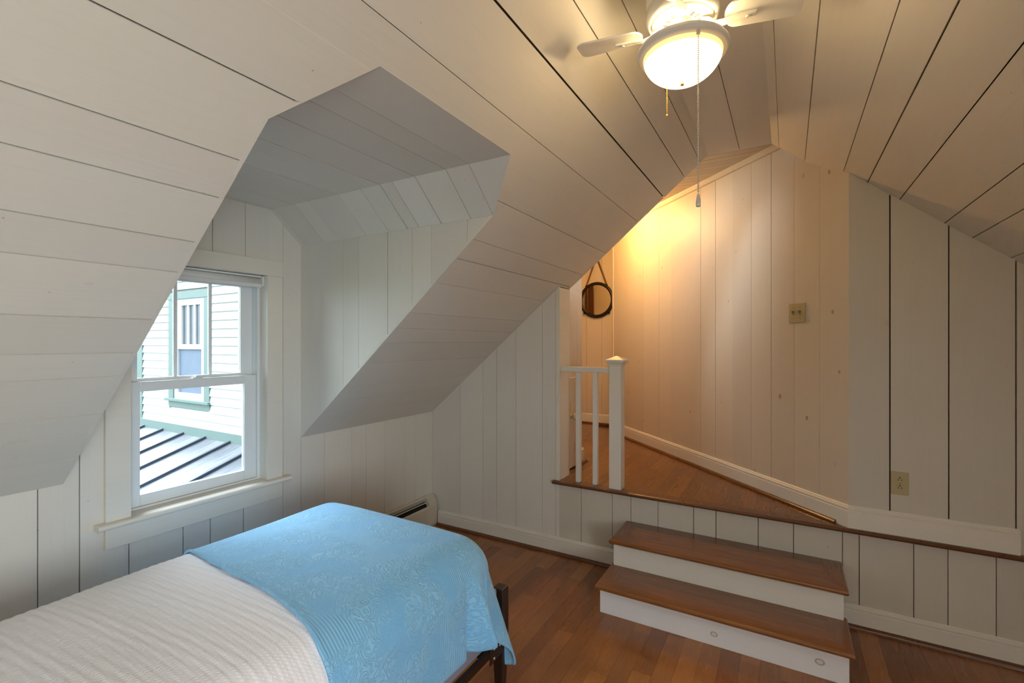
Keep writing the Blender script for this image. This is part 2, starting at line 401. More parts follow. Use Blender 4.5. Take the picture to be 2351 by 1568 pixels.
# right slope
n2 = math.hypot(1, SR); V2 = Vector((0, -1, -SR)) / n2; N2 = Vector((0, SR, -1)) / n2
frR = (Vector((0, YR, ZF)), VX, V2, N2); rv = lambda y: (YR - y) * n2
qx0, qx1, qv = -1.5, -.1, (ZF - 2.15) / SR * n2
rp = [[(XB, qv), (qx0, qv), (qx0, rv(YK)), (XB, rv(YK))], [(qx1, qv), (XE, qv), (XE, rv(YK)), (qx1, rv(YK))], [(XB, 0), (XE, 0), (XE, qv), (XB, qv)]]
cr = backing('ceiling_right', frR, [[(XB - .05, -.05), (XE, -.05), (XE, qv), (XB - .05, qv)], [(XB - .05, qv), (qx0 - .02, qv), (qx0 - .02, rv(YK) + .05), (XB - .05, rv(YK) + .05)], [(qx1 + .02, qv), (XE, qv), (XE, rv(YK) + .05), (qx1 + .02, rv(YK) + .05)]])
yr_ = [.043, -.087, -.258, -.358, -.489, -.66, -.76, -.89, -1.04, -1.2, -1.33, -1.5, -1.66, -1.8, -1.95]
boards(cr, frR, [[rp[0]], rp[1:]], [rv(y) for y in yr_], M['slope'], 0.0026, gaps={rv(.043): .0014, rv(-.087): .004, rv(-.358): .0034}, seed=6)
# dormer ceiling
yd = [1.159, 1.282, 1.458, 1.676, 1.807, 1.973, 2.199, 2.32, 2.49]
frDF = (Vector((0, 0, DZC)), VX, VY, -VZ)
cd = backing('ceiling_dormer', frDF, [[(DC0 - .02, YD), (DC1 + .02, YD), (DC1 + .02, WY + .05), (DC0 - .02, WY + .05)]])
gd = {1.676: .003, 1.458: .0028}
boards(cd, frDF, [[[(DC0, YD), (DC1, YD), (DC1, WY), (DC0, WY)]]], yd, M['slope'], .0022, gaps=gd, seed=8)
for sgn, x0, x1 in ((1, DC1, DX1), (-1, DC0, DX0)):
    U = Vector((x1 - x0, 0, DZ - DZC)); L = U.length; U.normalize(); N = Vector((-abs(U.z) * sgn, 0, -abs(U.x)))
    fr = (Vector((x0, 0, DZC)), U, VY, N); pol = [(0, YD), (L, YC), (L, WY), (0, WY)]
    c = backing('ceiling_dormer_slope_' + ('right' if sgn > 0 else 'left'), fr, [[(-.01, YD), (L, YC), (L, WY + .05), (-.01, WY + .05)]])
    boards(c, fr, [[pol]], yd + [1.60], M['slope'], .0018, gaps=gd, seed=9)
# dormer side walls
ycheek = [2.157, 2.034, 1.816, 1.646, 1.521, 1.303]
for sgn, x in ((1, DX1), (-1, DX0)):
    fr = (Vector((x, 0, 0)), VZ, VY, Vector((-sgn, 0, 0)))
    pol = [(Z0, WY), (DZ, WY), (DZ, YC)]
    c = backing('wall_dormer_' + ('right' if sgn > 0 else 'left'), fr, [[(Z0, WY + .02), (DZ + .03, WY + .02), (DZ + .03, YC)]])
    boards(c, fr, [[pol]], ycheek, M['wall'], .0013, gaps={1.816: .0032}, seed=10)

# ------------------------------------------------------------------ walls
# window wall: knee wall plus dormer front, opening behind the casing
WX0, WX1, WZ0, WZ1 = 0.945, 1.617, 0.70, 1.875
frW = (Vector((0, WY, 0)), VZ, VX, -VY)
def prof(x): return DZC if DC0 <= x <= DC1 else (DZ + (DZC - DZ) * (x - DX0) / (DC0 - DX0) if x < DC0 else DZ + (DZC - DZ) * (DX1 - x) / (DX1 - DC1))
wl = [(0, XB), (Z0, XB), (Z0, DX0), (DZ, DX0), (DZC, DC0), (DZC, WX0), (0, WX0)]
wa = [[(0, XB), (Z0, XB), (Z0, DX0), (0, DX0)], [(0, DX0), (DZ, DX0), (DZC, DC0), (DZC, WX0), (0, WX0)]]
wb = [[(0, WX0), (WZ0, WX0), (WZ0, WX1), (0, WX1)]]
wc = [[(WZ1, WX0), (DZC, WX0), (DZC, WX1), (WZ1, WX1)]]
wd = [[(0, WX1), (DZC, WX1), (DZC, DC1), (DZ, DX1), (0, DX1)], [(0, DX1), (Z0, DX1), (Z0, D), (0, D)]]
ww = backing('wall_window', frW, wa + wb + wc + wd, d1=-0.11)
xs = [-1.8, -1.6, -1.42, -1.2, -1.03, -.85, -.62, -.45, -.25, -.05, .15, .32, .48, .665, .791, .961]
boards(ww, frW, [wa], xs, M['wall'], .0026, seed=11)
boards(ww, frW, [wb], [.961, 1.179, 1.304, 1.474], M['wall'], .0026, seed=12)
boards(ww, frW, [wc], [.99, 1.15, 1.315, 1.484], M['wall'], .0024, seed=13)
boards(ww, frW, [wd], [1.704, 1.822, 1.989, 2.207, 2.333, 2.506, 2.719, 2.842], M['wall'], .0018, seed=14)
# stair wall, left of the opening (floor to slope)
JY = 1.385
frS = (Vector((D, 0, 0)), VZ, -VY, -VX)      # v = -Y
ws = backing('wall_stair', frS, [[(0, -WY - .05), (Z0 + .03, -WY - .05), (zs(JY) + .03, -JY), (0, -JY)]], d1=-.178)
boards(ws, frS, [[[(0, -WY), (Z0, -WY), (zs(JY), -JY), (0, -JY)]]], [-y for y in (2.245, 2.029, 1.904, 1.736, 1.517, 1.412)], M['wall'], .0016, seed=15)
# below the landing
wu = backing('wall_below_landing', frS, [[(0, -JY), (P - .024, -JY), (P - .024, -YK + .05), (0, -YK + .05)]], d1=-.06)
yb = [1.221, 1.001, .877, .705, .493, .367, .143, -.03, -.252, -.324, -.544, -.672, -.842, -1.0, -1.2, -1.36, -1.55, -1.75, -1.92]
boards(wu, frS, [[[(0, -JY), (P - .024, -JY), (P - .024, -YK), (0, -YK)]]], [-y for y in yb], M['outlet_wall'], .0026, seed=16)
# wall with the outlet, above the landing edge
CY = -0.28
wo = backing('wall_outlet', frS, [[(P - .024, -CY), (zr(CY) + .03, -CY), (zr(YK) + .02, -YK + .03), (P - .024, -YK + .03)]], d1=-.06)
boards(wo, frS, [[[(P - .024, -CY), (zr(CY), -CY), (zr(YK), -YK), (P - .024, -YK)]]], [-y for y in (-.45, -.675, -.908, -1.09, -1.3, -1.47, -1.66, -1.86)], M['outlet_wall'], .0042, seed=17)
# angled hall wall
AV = Vector((1, 1, 0)).normalized(); AN = Vector((-1, 1, 0)).normalized()
frA = (Vector((D, CY, 0)), VZ, AV, AN); LA = (4.955 - D) * math.sqrt(2)
wg = backing('wall_angled', frA, [[(P - .03, .0), (HC + .03, .0), (HC + .03, LA), (P - .03, LA)]], d1=-.08)
xa = [4.70, 4.50, 4.31, 4.17, 4.03, 3.90, 3.78, 3.65, 3.527, 3.408, 3.284, 3.163]
boards(wg, frA, [[[(P - .03, 0), (HC, 0), (HC, LA), (P - .03, LA)]]], [(x - D) * math.sqrt(2) for x in xa], M['knotty'], .0014, gaps={(3.408 - D) * math.sqrt(2): .0024}, uneven=.0012, seed=18)
# hall: end wall, side wall, far return, ceiling
XH = 5.37; HY = 1.44; HE = 3.60
frH = (Vector((XH, 0, 0)), VZ, -VY, -VX)
wh = backing('wall_hall_end', frH, [[(P - .03, -3.4), (HC + .03, -3.4), (HC + .03, -1.2), (P - .03, -1.2)]])
boards(wh, frH, [[[(P - .03, -3.4), (HC, -3.4), (HC, -1.2), (P - .03, -1.2)]]], [-y for y in (3.2, 3.02, 2.85, 2.66, 2.5, 2.32, 2.17, 2.085, 1.895, 1.74, 1.5)], M['knotty'], .002, seed=19)
frHS = (Vector((0, HY, 0)), VZ, VX, -VY)
wq = backing('wall_hall_side', frHS, [[(P - .03, XE - .03), (HC + .03, XE - .03), (HC + .03, HE), (P - .03, HE)]], d1=-.08)
boards(wq, frHS, [[[(P + .7, XE), (HC, XE), (HC, HE), (P + .7, HE)], [(P - .03, 3.50), (P + .7, 3.50), (P + .7, HE), (P - .03, HE)]]], [3.42, 3.50], M['knotty'], .002, seed=20)
frHB = (Vector((HE, 0, 0)), VZ, VY, VX)
wz = backing('wall_hall_return', frHB, [[(P - .03, HY), (HC + .03, HY), (HC + .03, 3.4), (P - .03, 3.4)]])
boards(wz, frHB, [[[(P - .03, HY), (HC, HY), (HC, 3.4), (P - .03, 3.4)]]], [1.62, 1.8, 2.0, 2.2, 2.9, 3.1], M['knotty'], .002, seed=21)
frHF = (Vector((0, 3.4, 0)), VZ, VX, -VY)
wy = backing('wall_hall_far', frHF, [[(P - .03, HE - .05), (HC + .03, HE - .05), (HC + .03, XH + .05), (P - .03, XH + .05)]], d0=0, mat=M['wall'])
frHC = (Vector((0, 0, HC)), VY, VX, -VZ)
hcp = [(-.2, XE), (3.45, XE), (3.45, XH + .05), (1.0, XH + .05), (1.0, 4.42)]
ch = backing('ceiling_hall', frHC, [hcp])
boards(ch, frHC, [[[(-.1, XE), (3.4, XE), (3.4, XH), (1.2, XH), (1.2, 4.52)]]], [XE + .066 * k for k in range(1, 33)], M['knotty'], .0022, seed=22)
# end wall of the small room behind the angled wall's far edge
struct(MB().box((4.93, 1.585, P - .03), (XH, 1.615, HC)).build('wall_hall_nook', M['wall']))
# jamb return of the stair wall and its corner board
j = struct(MB().box((D + .0, JY - .002, P), (XE, JY + .012, zs(JY) - .004)).build('trim_jamb', M['trim']))
struct(MB().box((D - .003, JY - .004, P), (D + .012, JY + .026, zs(JY + .026) - .002)).build('trim_corner', M['trim'], bevel=.0015))
# right knee wall with a dormer window behind the camera, closed rear gable
RX0, RX1, RZ = -1.5, -.1, 2.15; RY = YR - (ZF - RZ) / SR
mb = MB().box((RX1, YK - .08, 0), (D + .05, YK, 1.0)); mb.box((XB - .05, YK - .08, 0), (RX0, YK, 1.0)); mb.box((RX0, YK - .08, 0), (RX1, YK, .79))
mb.box((RX0, YK - .08, .79), (-1.36, YK, RZ)); mb.box((-.24, YK - .08, .79), (RX1, YK, RZ)); mb.box((-1.36, YK - .08, 2.01), (-.24, YK, RZ))
struct(mb.build('wall_right', M['wall']))
for nm, x0, x1 in (('wall_right_dormer_rear', RX0 - .06, RX0), ('wall_right_dormer_front', RX1, RX1 + .06)):
    struct(MB().prism([(YK - .08, .85), (YK - .08, RZ + .05), (RY, RZ), (YK, zr(YK))], (Vector((0, 0, 0)), VY, VZ, VX), x0, x1).build(nm, M['wall']))
struct(MB().box((RX0 - .06, YK - .08, RZ), (RX1 + .06, RY, RZ + .06)).build('ceiling_right_dormer', M['wall']))
mb = MB()
for (x0, x1, z0, z1) in ((-1.36, -.24, .79, .83), (-1.36, -.24, 1.97, 2.01), (-1.36, -1.32, .83, 1.97), (-.28, -.24, .83, 1.97), (-1.32, -.28, 1.38, 1.42)): mb.box((x0, YK - .075, z0), (x1, YK - .035, z1))
w2 = struct(mb.build('window_2', M['vinyl']))
for z0, z1 in ((.83, 1.38), (1.42, 1.97)): MB().box((-1.32, YK - .058, z0), (-.28, YK - .054, z1)).build('pane', M['glass'], w2)
struct(MB().box((XB - .1, YK - .1, 0), (XB, WY + .1, 2.8)).build('wall_rear', M['wall']))

# ------------------------------------------------------------------ floors
def plank_floor(parent, x0, x1, y0, y1, z, width, mat, lo, hi, seed, cut=None, thick=.012, name='floorboard'):
    rr = random.Random(seed); y = y0; R = Matrix.Identity(4)
    while y < y1 - .002:
        w = min(width, y1 - y); x = x0 - rr.uniform(0, .5)
        while x < x1:
            l = rr.uniform(lo, hi); a, b = max(x, x0), min(x + l, x1); x += l
            if b - a < .02: continue
            pol = [(a + .0003, y + .0003), (b - .0003, y + .0003), (b - .0003, y + w - .0003), (a + .0003, y + w - .0003)]
            if cut: pol = cut(pol)
            if len(pol) < 3 or area2(pol) < 1e-4: continue
            cu = (a + b) / 2; cv = y + w / 2
            F = (Vector((0, 0, 0)), VX, VY, VZ)
            o = MB().prism([(p - cu, q - cv) for p, q in pol], F, -thick, rr.uniform(-.0003, .0003)).build(name, mat)
            o.location = (cu, cv, z); o.parent = parent
        y += w
fl = struct(MB().box((XB - .1, YK - .1, -.1), (D + .06, WY + .1, -.0125)).build('floor', M['shoe']))
plank_floor(fl, XB, D, YK, WY, 0.0, .0835, M['floor'], .65, 1.55, 31)
fp = struct(MB().box((D + .062, YK, P - .16), (XH + .1, 3.45, P - .0125)).build('floor_landing', M['shoe']))
def cutA(pol):
    # keep x - y < 3.315
    out = []; n = len(pol); g = lambda p: p[0] - p[1] - 3.315
    for i in range(n):
        a, b = pol[i], pol[(i+1) % n]
        if g(a) <= 0: out.append(a)
        if (g(a) <= 0) != (g(b) <= 0):
            t = g(a) / (g(a) - g(b)); out.append((a[0] + (b[0]-a[0]) * t, a[1] + (b[1]-a[1]) * t))
    return out
plank_floor(fp, D + .045, XH, -.25, 3.4, P, .0835, M['landing'], .5, 1.3, 32, cutA)
# landing edge: nosing board with a rounded front
NPROF = [(.028, -.024), (.036, -.020), (.040, -.012), (.036, -.004), (.028, 0)]
nz = MB().sweep([(-.043, 0), (-.043, -.024)] + NPROF, (D + .002, 1.425, P + .002), (D + .002, CY - .0, P + .002), -VX).build('trim_landing_nosing', M['shoe'])
struct(nz, 'rounded dark wood nosing along the edge of the landing')
nz2 = MB().sweep([(.002, 0), (.002, -.024)] + NPROF, (D + .002, CY, P + .002), (D + .002, -.93, P + .002), -VX)
struct(nz2.build('trim_landing_nosing', M['shoe']))

# ------------------------------------------------------------------ baseboards
BP = [(0, 0), (.0155, 0), (.0155, .088), (.0125, .091), (.0150, .098), (.0150, .104), (.0095, .108), (.0095, .113), (.004, .118), (0, .118)]
QR = [(0, 0), (.019, 0), (.0183, .007), (.0155, .0125), (.011, .0165), (.006, .019), (0, .020)]
def baseboard(name, p0, p1, out, c0=0, c1=0, shoe=True, s0=0, s1=0):
    p0, p1 = Vector(p0), Vector(p1)
    b = struct(MB().sweep(BP, p0, p1, out, cut0=c0, cut1=c1).build(name, M['trim']))
    if shoe:
        T = (p1 - p0).normalized()
        MB().sweep(QR, p0 + out * .0155 + T * s0, p1 + out * .0155 - T * s1, out).build('shoe_moulding', M['shoe'], b)
    return b
baseboard('baseboard_stair', (D, 2.462, 0), (D, .894, 0), -VX)
baseboard('baseboard_stair_right', (D, -.236, 0), (D, YK, 0), -VX)
t225 = math.tan(math.radians(22.5))
baseboard('baseboard_outlet', (D, CY, P), (D, -.919, P), -VX, -t225, 0, shoe=False)
baseboard('baseboard_angled', (D, CY, P), Vector((D, CY, P)) + AV * LA, AN, -t225, 0, s0=.06)
baseboard('baseboard_hall_end', (XH, 3.4, P), (XH, 1.3, P), -VX)
baseboard('baseboard_hall_side', (3.50, HY, P), (HE + .0155, HY, P), -VY, s1=-.03)
# cove strip where the angled wall meets the hall ceiling
struct(MB().sweep([(0, 0), (.012, -.0), (.030, -.0), (.022, -.014), (.012, -.03), (0, -.034)], Vector((3.10, -.22, HC)), Vector((D, CY, HC)) + AV * LA, AN).build('trim_cove', M['knotty']))

# ------------------------------------------------------------------ dormer window
w1 = struct(MB().box((.945, WY + .06, .70), (1.617, WY + .17, .716)).build('window_1', M['vinyl']))
def part(name, lo, hi, mat, parent, bevel=.0015, seg=1):
    return MB().box(lo, hi).build(name, mat, parent, bevel=bevel, seg=seg)
yo = WY - .019
part('casing', (.871, yo, .715), (.963, WY + .0, 1.861), M['trim'], w1)
part('casing', (1.599, yo, .715), (1.691, WY + .0, 1.861), M['trim'], w1)
part('head_casing', (.871, yo - .003, 1.861), (1.691, WY, 1.947), M['trim'], w1)
st = MB().sweep([(0, 0), (0, .025), (.158, .025), (.167, .021), (.170, .0125), (.167, .004), (.158, 0)], (.836, WY + .125, .690), (1.727, WY + .125, .690), -VY)
# the stool is notched round the casing: horns in front of the wall, tongue in the opening
sb = MB()
prof_s = [(0.0, 0), (0.0, .025), (.043, .025), (.052, .021), (.055, .0125), (.052, .004), (.043, 0)]
sb.sweep(prof_s, (.836, WY, .690), (1.727, WY, .690), -VY); sb.box((.949, WY, .690), (1.613, WY + .09, .715))
sb.build('stool', M['trim'], w1, bevel=.001)
part('apron', (.871, WY - .017, .598), (1.691, WY, .690), M['trim'], w1)
part('jamb', (.945, WY, .715), (.963, WY + .15, 1.861), M['trim'], w1)
part('jamb', (1.599, WY, .715), (1.617, WY + .15, 1.861), M['trim'], w1)
part('jamb', (.945, WY, 1.861), (1.617, WY + .15, 1.876), M['trim'], w1)
fy0, fy1 = WY + .055, WY + .15
fm = MB(); fm.box((.963, fy0, .716), (.978, fy1, 1.861)); fm.box((1.584, fy0, .716), (1.599, fy1, 1.861)); fm.box((.978, fy0, 1.846), (1.584, fy1, 1.861)); fm.box((.978, fy0, .716), (1.584, fy1, .726))
fm.build('frame', M['vinyl'], w1, bevel=.001)
def sash(name, x0, x1, z0, z1, y0, y1, sl, sr, sb_, st_, munt=()):
    mb = MB(); mb.box((x0, y0, z0), (x0 + sl, y1, z1)); mb.box((x1 - sr, y0, z0), (x1, y1, z1))
    mb.box((x0 + sl, y0, z0), (x1 - sr, y1, z0 + sb_)); mb.box((x0 + sl, y0, z1 - st_), (x1 - sr, y1, z1))
    s = mb.build(name, M['vinyl'], w1, bevel=.003, seg=2); ym = (y0 + y1) / 2
    xs_ = [x0 + sl] + [m for m in munt] + [x1 - sr]
    for m in munt: part('muntin', (m - .008, ym - .009, z0 + sb_), (m + .008, ym + .009, z1 - st_), M['vinyl'], s, bevel=.003)
    for a, b in zip(xs_[:-1], xs_[1:]):
        part('pane', (a + (.008 if a in munt else 0), ym - .002, z0 + sb_), (b - (.008 if b in munt else 0), ym + .002, z1 - st_), M['glass'], s, bevel=0)
    return s
lo_s = sash('lower_sash', .980, 1.582, .727, 1.304, WY + .062, WY + .092, .048, .066, .052, .046)
up_s = sash('upper_sash', .980, 1.582, 1.272, 1.846, WY + .100, WY + .128, .052, .066, .046, .05, (1.195, 1.360))
lk = MB().box((1.255, WY + .066, 1.304), (1.305, WY + .09, 1.310)); lk.box((1.268, WY + .060, 1.310), (1.318, WY + .078, 1.320)); lk.build('sash_lock', M['vinyl'], lo_s, bevel=.002, seg=2)
# roller shade rolled up under the head
rs = thing('roller_shade', (1.28, WY + .034, 1.80), 'white roller shade rolled up at the top of the dormer window', 'roller shade')
MB().lathe([(0, 0), (.026, .0), (.026, .606), (0, .606)], (.979, WY + .034, 1.822), 28, 'X').build('shade_roll', M['shade'], rs, smooth=True)
part('hem_bar', (.985, WY + .006, 1.792), (1.579, WY + .012, 1.812), M['shade'], rs)
for x0, x1 in ((.963, .977), (1.587, 1.599)): part('bracket', (x0, WY + .012, 1.800), (x1, WY + .056, 1.856), M['vinyl'], rs, .003)
part('head_rail', (.977, WY + .020, 1.848), (1.587, WY + .05, 1.858), M['vinyl'], rs)

# ------------------------------------------------------------------ two wooden steps
stp = thing('wooden_steps', (2.78, .33, 0), 'two varnished wooden steps with white risers leading up to the landing', 'steps')
def tread(x0, x1, z, y0=-.25, y1=.91):
    bw = .088; th = .026
    tr = MB().box((x0 + .02, y0 + .02, z - th), (x1, y1 - .02, z - .0125)).build('tread', M['tread'], stp)
    NOSE = [(0, -th), (bw - .008, -th), (bw - .002, -th + .005), (bw, -th / 2), (bw - .002, -.005), (bw - .008, 0), (0, 0)]
    def put(o, mw):
        o.parent = tr; o.matrix_basis = mw; return o
    L = y1 - y0 - 2 * bw; rot = Matrix.Rotation(math.pi / 2, 4, 'Z')
    put(MB().sweep(NOSE, (-L / 2, 0, 0), (L / 2, 0, 0), VY, cut0=-1, cut1=-1).build('tread_board', M['tread']), Matrix.Translation((x0 + bw, (y0 + y1) / 2, z)) @ rot)
    for y, od in ((y1 - bw, VY), (y0 + bw, -VY)):
        l = x1 - x0 - bw
        put(MB().sweep(NOSE, (-l / 2 + .0004, 0, 0), (l / 2, 0, 0), od, cut0=-1).build('tread_board', M['tread']), Matrix.Translation((x0 + bw + l / 2, y, z)))
    w = (x1 - x0 - bw) / 3
    for k in range(3):
        put(MB().box((-L / 2 + .0004, -w / 2 + .0004, -.012), (L / 2 - .0004, w / 2 - .0004, 0)).build('tread_board', M['tread']), Matrix.Translation((x0 + bw + (k + .5) * w, (y0 + y1) / 2, z)) @ rot)
    return tr
tread(2.455, 2.765, .165); tread(2.695, D - .001, .325)
def riser(x, z0, z1, spots):
    o = MB().prism([(-.5625, -(z1 - z0) / 2), (.5625, -(z1 - z0) / 2), (.5625, (z1 - z0) / 2), (-.5625, (z1 - z0) / 2)], (Vector((0, 0, 0)), VX, VY, VZ), -.018, 0).build('riser', M['riser'] if spots else M['trim'], None, bevel=.001)
    o.matrix_basis = Matrix.Translation((x, .3305, (z0 + z1) / 2)) @ Matrix(((0, 0, -1, 0), (-1, 0, 0, 0), (0, 1, 0, 0), (0, 0, 0, 1)))
    mw = o.matrix_basis.copy(); o.parent = stp; o.matrix_parent_inverse = Matrix.Translation(-Vector(stp.location)); return o
riser(2.50, 0, .139, True); riser(2.735, .1645, .299, False)
COVE = [(0, 0), (.016, 0), (.014, -.004), (.008, -.009), (.004, -.015), (0, -.016)]
for x, z in ((2.50, .139), (2.735, .299)): MB().sweep(COVE, (x, .893, z), (x, -.232, z), -VX).build('cove_moulding', M['trim'], stp)
for y0, y1 in ((.875, .893), (-.232, -.214)):
    part('side_panel', (2.518, y0, 0), (D - .001, y1, .139), M['trim'], stp)
    part('side_panel', (2.753, y0, .165), (D - .001, y1, .299), M['trim'], stp)

# ------------------------------------------------------------------ railing on the landing
rl = thing('stair_railing', (3.08, 1.16, P), 'short white railing with square newel post on the landing edge', 'railing')
part('newel_post', (3.040, .943, P + .001), (3.121, 1.024, 1.335), M['trim'], rl, .002)
cp = MB()
def sq(z0, z1, e, e1=None):
    e1 = e if e1 is None else e1; c = (3.0805, .9835); a = .0405 + e; b = .0405 + e1
    cp.add([(c[0] + sx * a, c[1] + sy * a, z0) for sx, sy in ((-1,-1),(1,-1),(1,1),(-1,1))] + [(c[0] + sx * b, c[1] + sy * b, z1) for sx, sy in ((-1,-1),(1,-1),(1,1),(-1,1))],
           [(3,2,1,0),(4,5,6,7),(0,1,5,4),(1,2,6,5),(2,3,7,6),(3,0,4,7)])
sq(1.330, 1.340, .006); sq(1.340, 1.350, .006, .012); sq(1.350, 1.356, .013); sq(1.356, 1.370, .022); sq(1.370, 1.396, .020, -.036)
cp.build('newel_cap', M['trim'], rl, bevel=.0015)
part('hand_rail', (3.058, 1.024, 1.279), (3.106, JY, 1.315), M['trim'], rl, .003)
for y0, y1 in ((1.240, 1.273), (1.117, 1.149)): part('baluster', (3.066, y0, P + .001), (3.098, y1, 1.279), M['trim'], rl, .002)

# ------------------------------------------------------------------ hall door, mirror, plates, heater
dr = struct(MB().box((3.225, HY - .012, P + .01), (3.495, HY + .006, P + .70)).build('door_1', M['knotty'], bevel=.002))
kb = MB().lathe([(0, 0), (.016, 0), (.013, .006), (.009, .016), (.012, .024), (.024, .032), (.028, .042), (.024, .052), (.012, .058), (0, .059)], (3.33, HY - .012, .925), 24, 'Y')
for i in range(len(kb.v)): kb.v[i] = (kb.v[i][0], 2 * (HY - .012) - kb.v[i][1], kb.v[i][2])
kb.build('knob', M['porcelain'], dr, smooth=True)
part('key_plate', (3.315, HY - .016, .93), (3.345, HY - .012, 1.02), M['porcelain'], dr)
d2 = struct(MB().box((HE, 2.77, P), (HE + .03, 3.36, P + 2.0)).build('door_2', M['trim'], bevel=.002))
part('casing', (HE, 2.63, P), (HE + .02, 2.72, P + 2.09), M['shoe'], d2, .003); part('jamb', (HE, 2.72, P), (HE + .045, 2.77, P + 2.03), M['shoe'], d2, .003)
part('head_casing', (HE, 2.63, P + 2.09), (HE + .02, 3.4, P + 2.18), M['shoe'], d2, .003)
mc = Vector((XH - .016, 1.955, 1.985))
mr = thing('round_mirror', mc, 'round mirror in a dark metal frame hung by a rope on the hall wall', 'mirror')
MB().lathe([(0, -.006), (.183, -.006), (.183, .004), (0, .004)], mc, 64, 'X').build('mirror_glass', M['mirror'], mr)
rimp = [(.178 + .016 + .019 * math.cos(t), -.006 + .014 * math.sin(t)) for t in [2 * math.pi * k / 12 for k in range(13)]]
MB().lathe(rimp, mc, 64, 'X').build('mirror_frame', M['ironframe'], mr, smooth=True)
for y, z, sgn in ((mc.y + .125, mc.z + .165, 1), (mc.y - .125, mc.z + .165, 1), (mc.y + .15, mc.z - .15, -1), (mc.y - .15, mc.z - .15, -1)):
    lg = MB().box((mc.x - .016, y - .012, z - .014), (mc.x + .002, y + .012, z + .014)); lg.lathe([(0, -.02), (.010, -.02), (.010, .004), (0, .004)], (mc.x - .006, y, z), 12, 'X')
    lg.build('rope_lug', M['ironframe'], mr, bevel=.002)
ap = Vector((mc.x - .004, mc.y, 2.50))
for sg in (1, -1):
    a = Vector((mc.x - .008, mc.y + .125 * sg, mc.z + .175))
    MB().tube([a + (ap - a) * k / 24 for k in range(25)], .0095, 8, rads=[.0095 + .0012 * (k % 2) for k in range(25)]).build('rope', M['rope'], mr, smooth=True)
MB().lathe([(0, -.03), (.012, -.03), (.012, -.026), (.005, -.022), (.005, .016), (0, .016)], ap, 12, 'X').build('hanging_peg', M['ironframe'], mr)
# double switch plate on the angled wall
sc = Vector((3.2675, -.0525, 1.660)); Fsw = (sc + AN * .001, VZ, AV, AN)
sw = thing('light_switch', sc, 'almond double light switch plate on the knotty angled wall', 'light switch')
def onp(name, fr, u0, u1, v0, v1, d0, d1, mat, parent, bevel=.001):
    return MB().prism([(u0, v0), (u1, v0), (u1, v1), (u0, v1)], fr, d0, d1).build(name, mat, parent, bevel=bevel, seg=2)
pl = onp('cover_plate', Fsw, -.057, .057, -.058, .058, 0, .006, M['almond'], sw, .002)
for v in (-.023, .023):
    onp('toggle_slot', Fsw, -.013, .013, v - .006, v + .006, .0062, .0068, M['almond_dark'], pl, 0)
    onp('toggle', Fsw, .000, .014, v - .0045, v + .0045, .006, .018, M['almond_dark'], sw)
    for u in (-.030, .030): MB().lathe([(0, 0), (.0035, 0), (.003, .0015), (0, .0018)], (0, 0, 0), 10).build('screw', M['almond_dark'], None).matrix_basis = Matrix.Translation(Fsw[0] + VZ * u + AV * v + AN * .006) @ AN.to_track_quat('Z', 'Y').to_matrix().to_4x4()
for o in [o for o in bpy.data.objects if o.name.startswith('screw') and o.parent is None]:
    mw = o.matrix_basis.copy(); o.parent = sw; o.matrix_parent_inverse = Matrix.Translation(-Vector(sw.location)); o.matrix_basis = mw
# duplex outlet
oc = Vector((D, -.4885, .778)); Fo = (oc - VX * .001, VZ, -VY, -VX)
ot = thing('wall_outlet', oc, 'almond duplex power outlet low on the plank wall above the landing', 'outlet')
op_ = onp('cover_plate', Fo, -.057, .057, -.0355, .0355, 0, .006, M['almond'], ot, .002)
for u in (.020, -.020):
    fc = MB().lathe([(0, .0), (.0165, 0), (.0165, .0022), (0, .0022)], (0, 0, 0), 24).build('socket_face', M['almond'], None)
    fc.matrix_basis = Matrix.Translation(Fo[0] + VZ * u - VX * .006) @ (-VX).to_track_quat('Z', 'Y').to_matrix().to_4x4()
    mw = fc.matrix_basis.copy(); fc.parent = ot; fc.matrix_parent_inverse = Matrix.Translation(-oc); fc.matrix_basis = mw
    sl = MB()
    for v in (-.0065, .0065): sl.prism([(u - .006, v - .0012), (u + .002, v - .0012), (u + .002, v + .0012), (u - .006, v + .0012)], Fo, .0075, .0086)
    sl.build('slot', M['dark'], ot); onp('ground_hole', Fo, u + .0065, u + .0115, -.003, .003, .0075, .0086, M['dark'], ot, 0)
onp('screw', Fo, -.003, .003, -.003, .003, .006, .0072, M['almond_dark'], ot)
# baseboard heater along the window wall
ht = thing('baseboard_heater', (2.2, 2.50, 0), 'cream baseboard heater along the plank wall below the slope', 'heater')
HPR = [(0, .02), (.052, .02), (.060, .03), (.062, .160), (.058, .178), (.054, .176), (.056, .160), (.054, .04), (0, .04)]
MB().sweep([(0, .245), (0, .03), (.006, .03), (.006, .240), (.018, .240), (.026, .232), (.029, .235), (.020, .247)], (.35, WY, 0), (2.935, WY, 0), -VY).build('back_plate', M['heater'], ht)
MB().sweep(HPR, (.35, WY, 0), (2.935, WY, 0), -VY).build('front_cover', M['heater'], ht)
MB().sweep([(.008, .05), (.046, .05), (.046, .150), (.030, .185), (.008, .20)], (.36, WY, 0), (2.93, WY, 0), -VY).build('fin_core', M['dark'], ht)
MB().sweep([(.040, .208), (.042, .211), (.046, .206), (.044, .203)], (.36, WY, 0), (2.93, WY, 0), -VY).build('louvre', M['heater'], ht)
CAP = [(0, .0), (.055, .0), (.064, .02), (.0665, .16), (.060, .195), (.046, .225), (.024, .247), (0, .250)]
for x0, x1 in ((2.930, 3.022), (.30, .352)): MB().sweep(CAP, (x0, WY, 0), (x1, WY, 0), -VY).build('end_cap', M['heater'], ht, bevel=.003, seg=2)

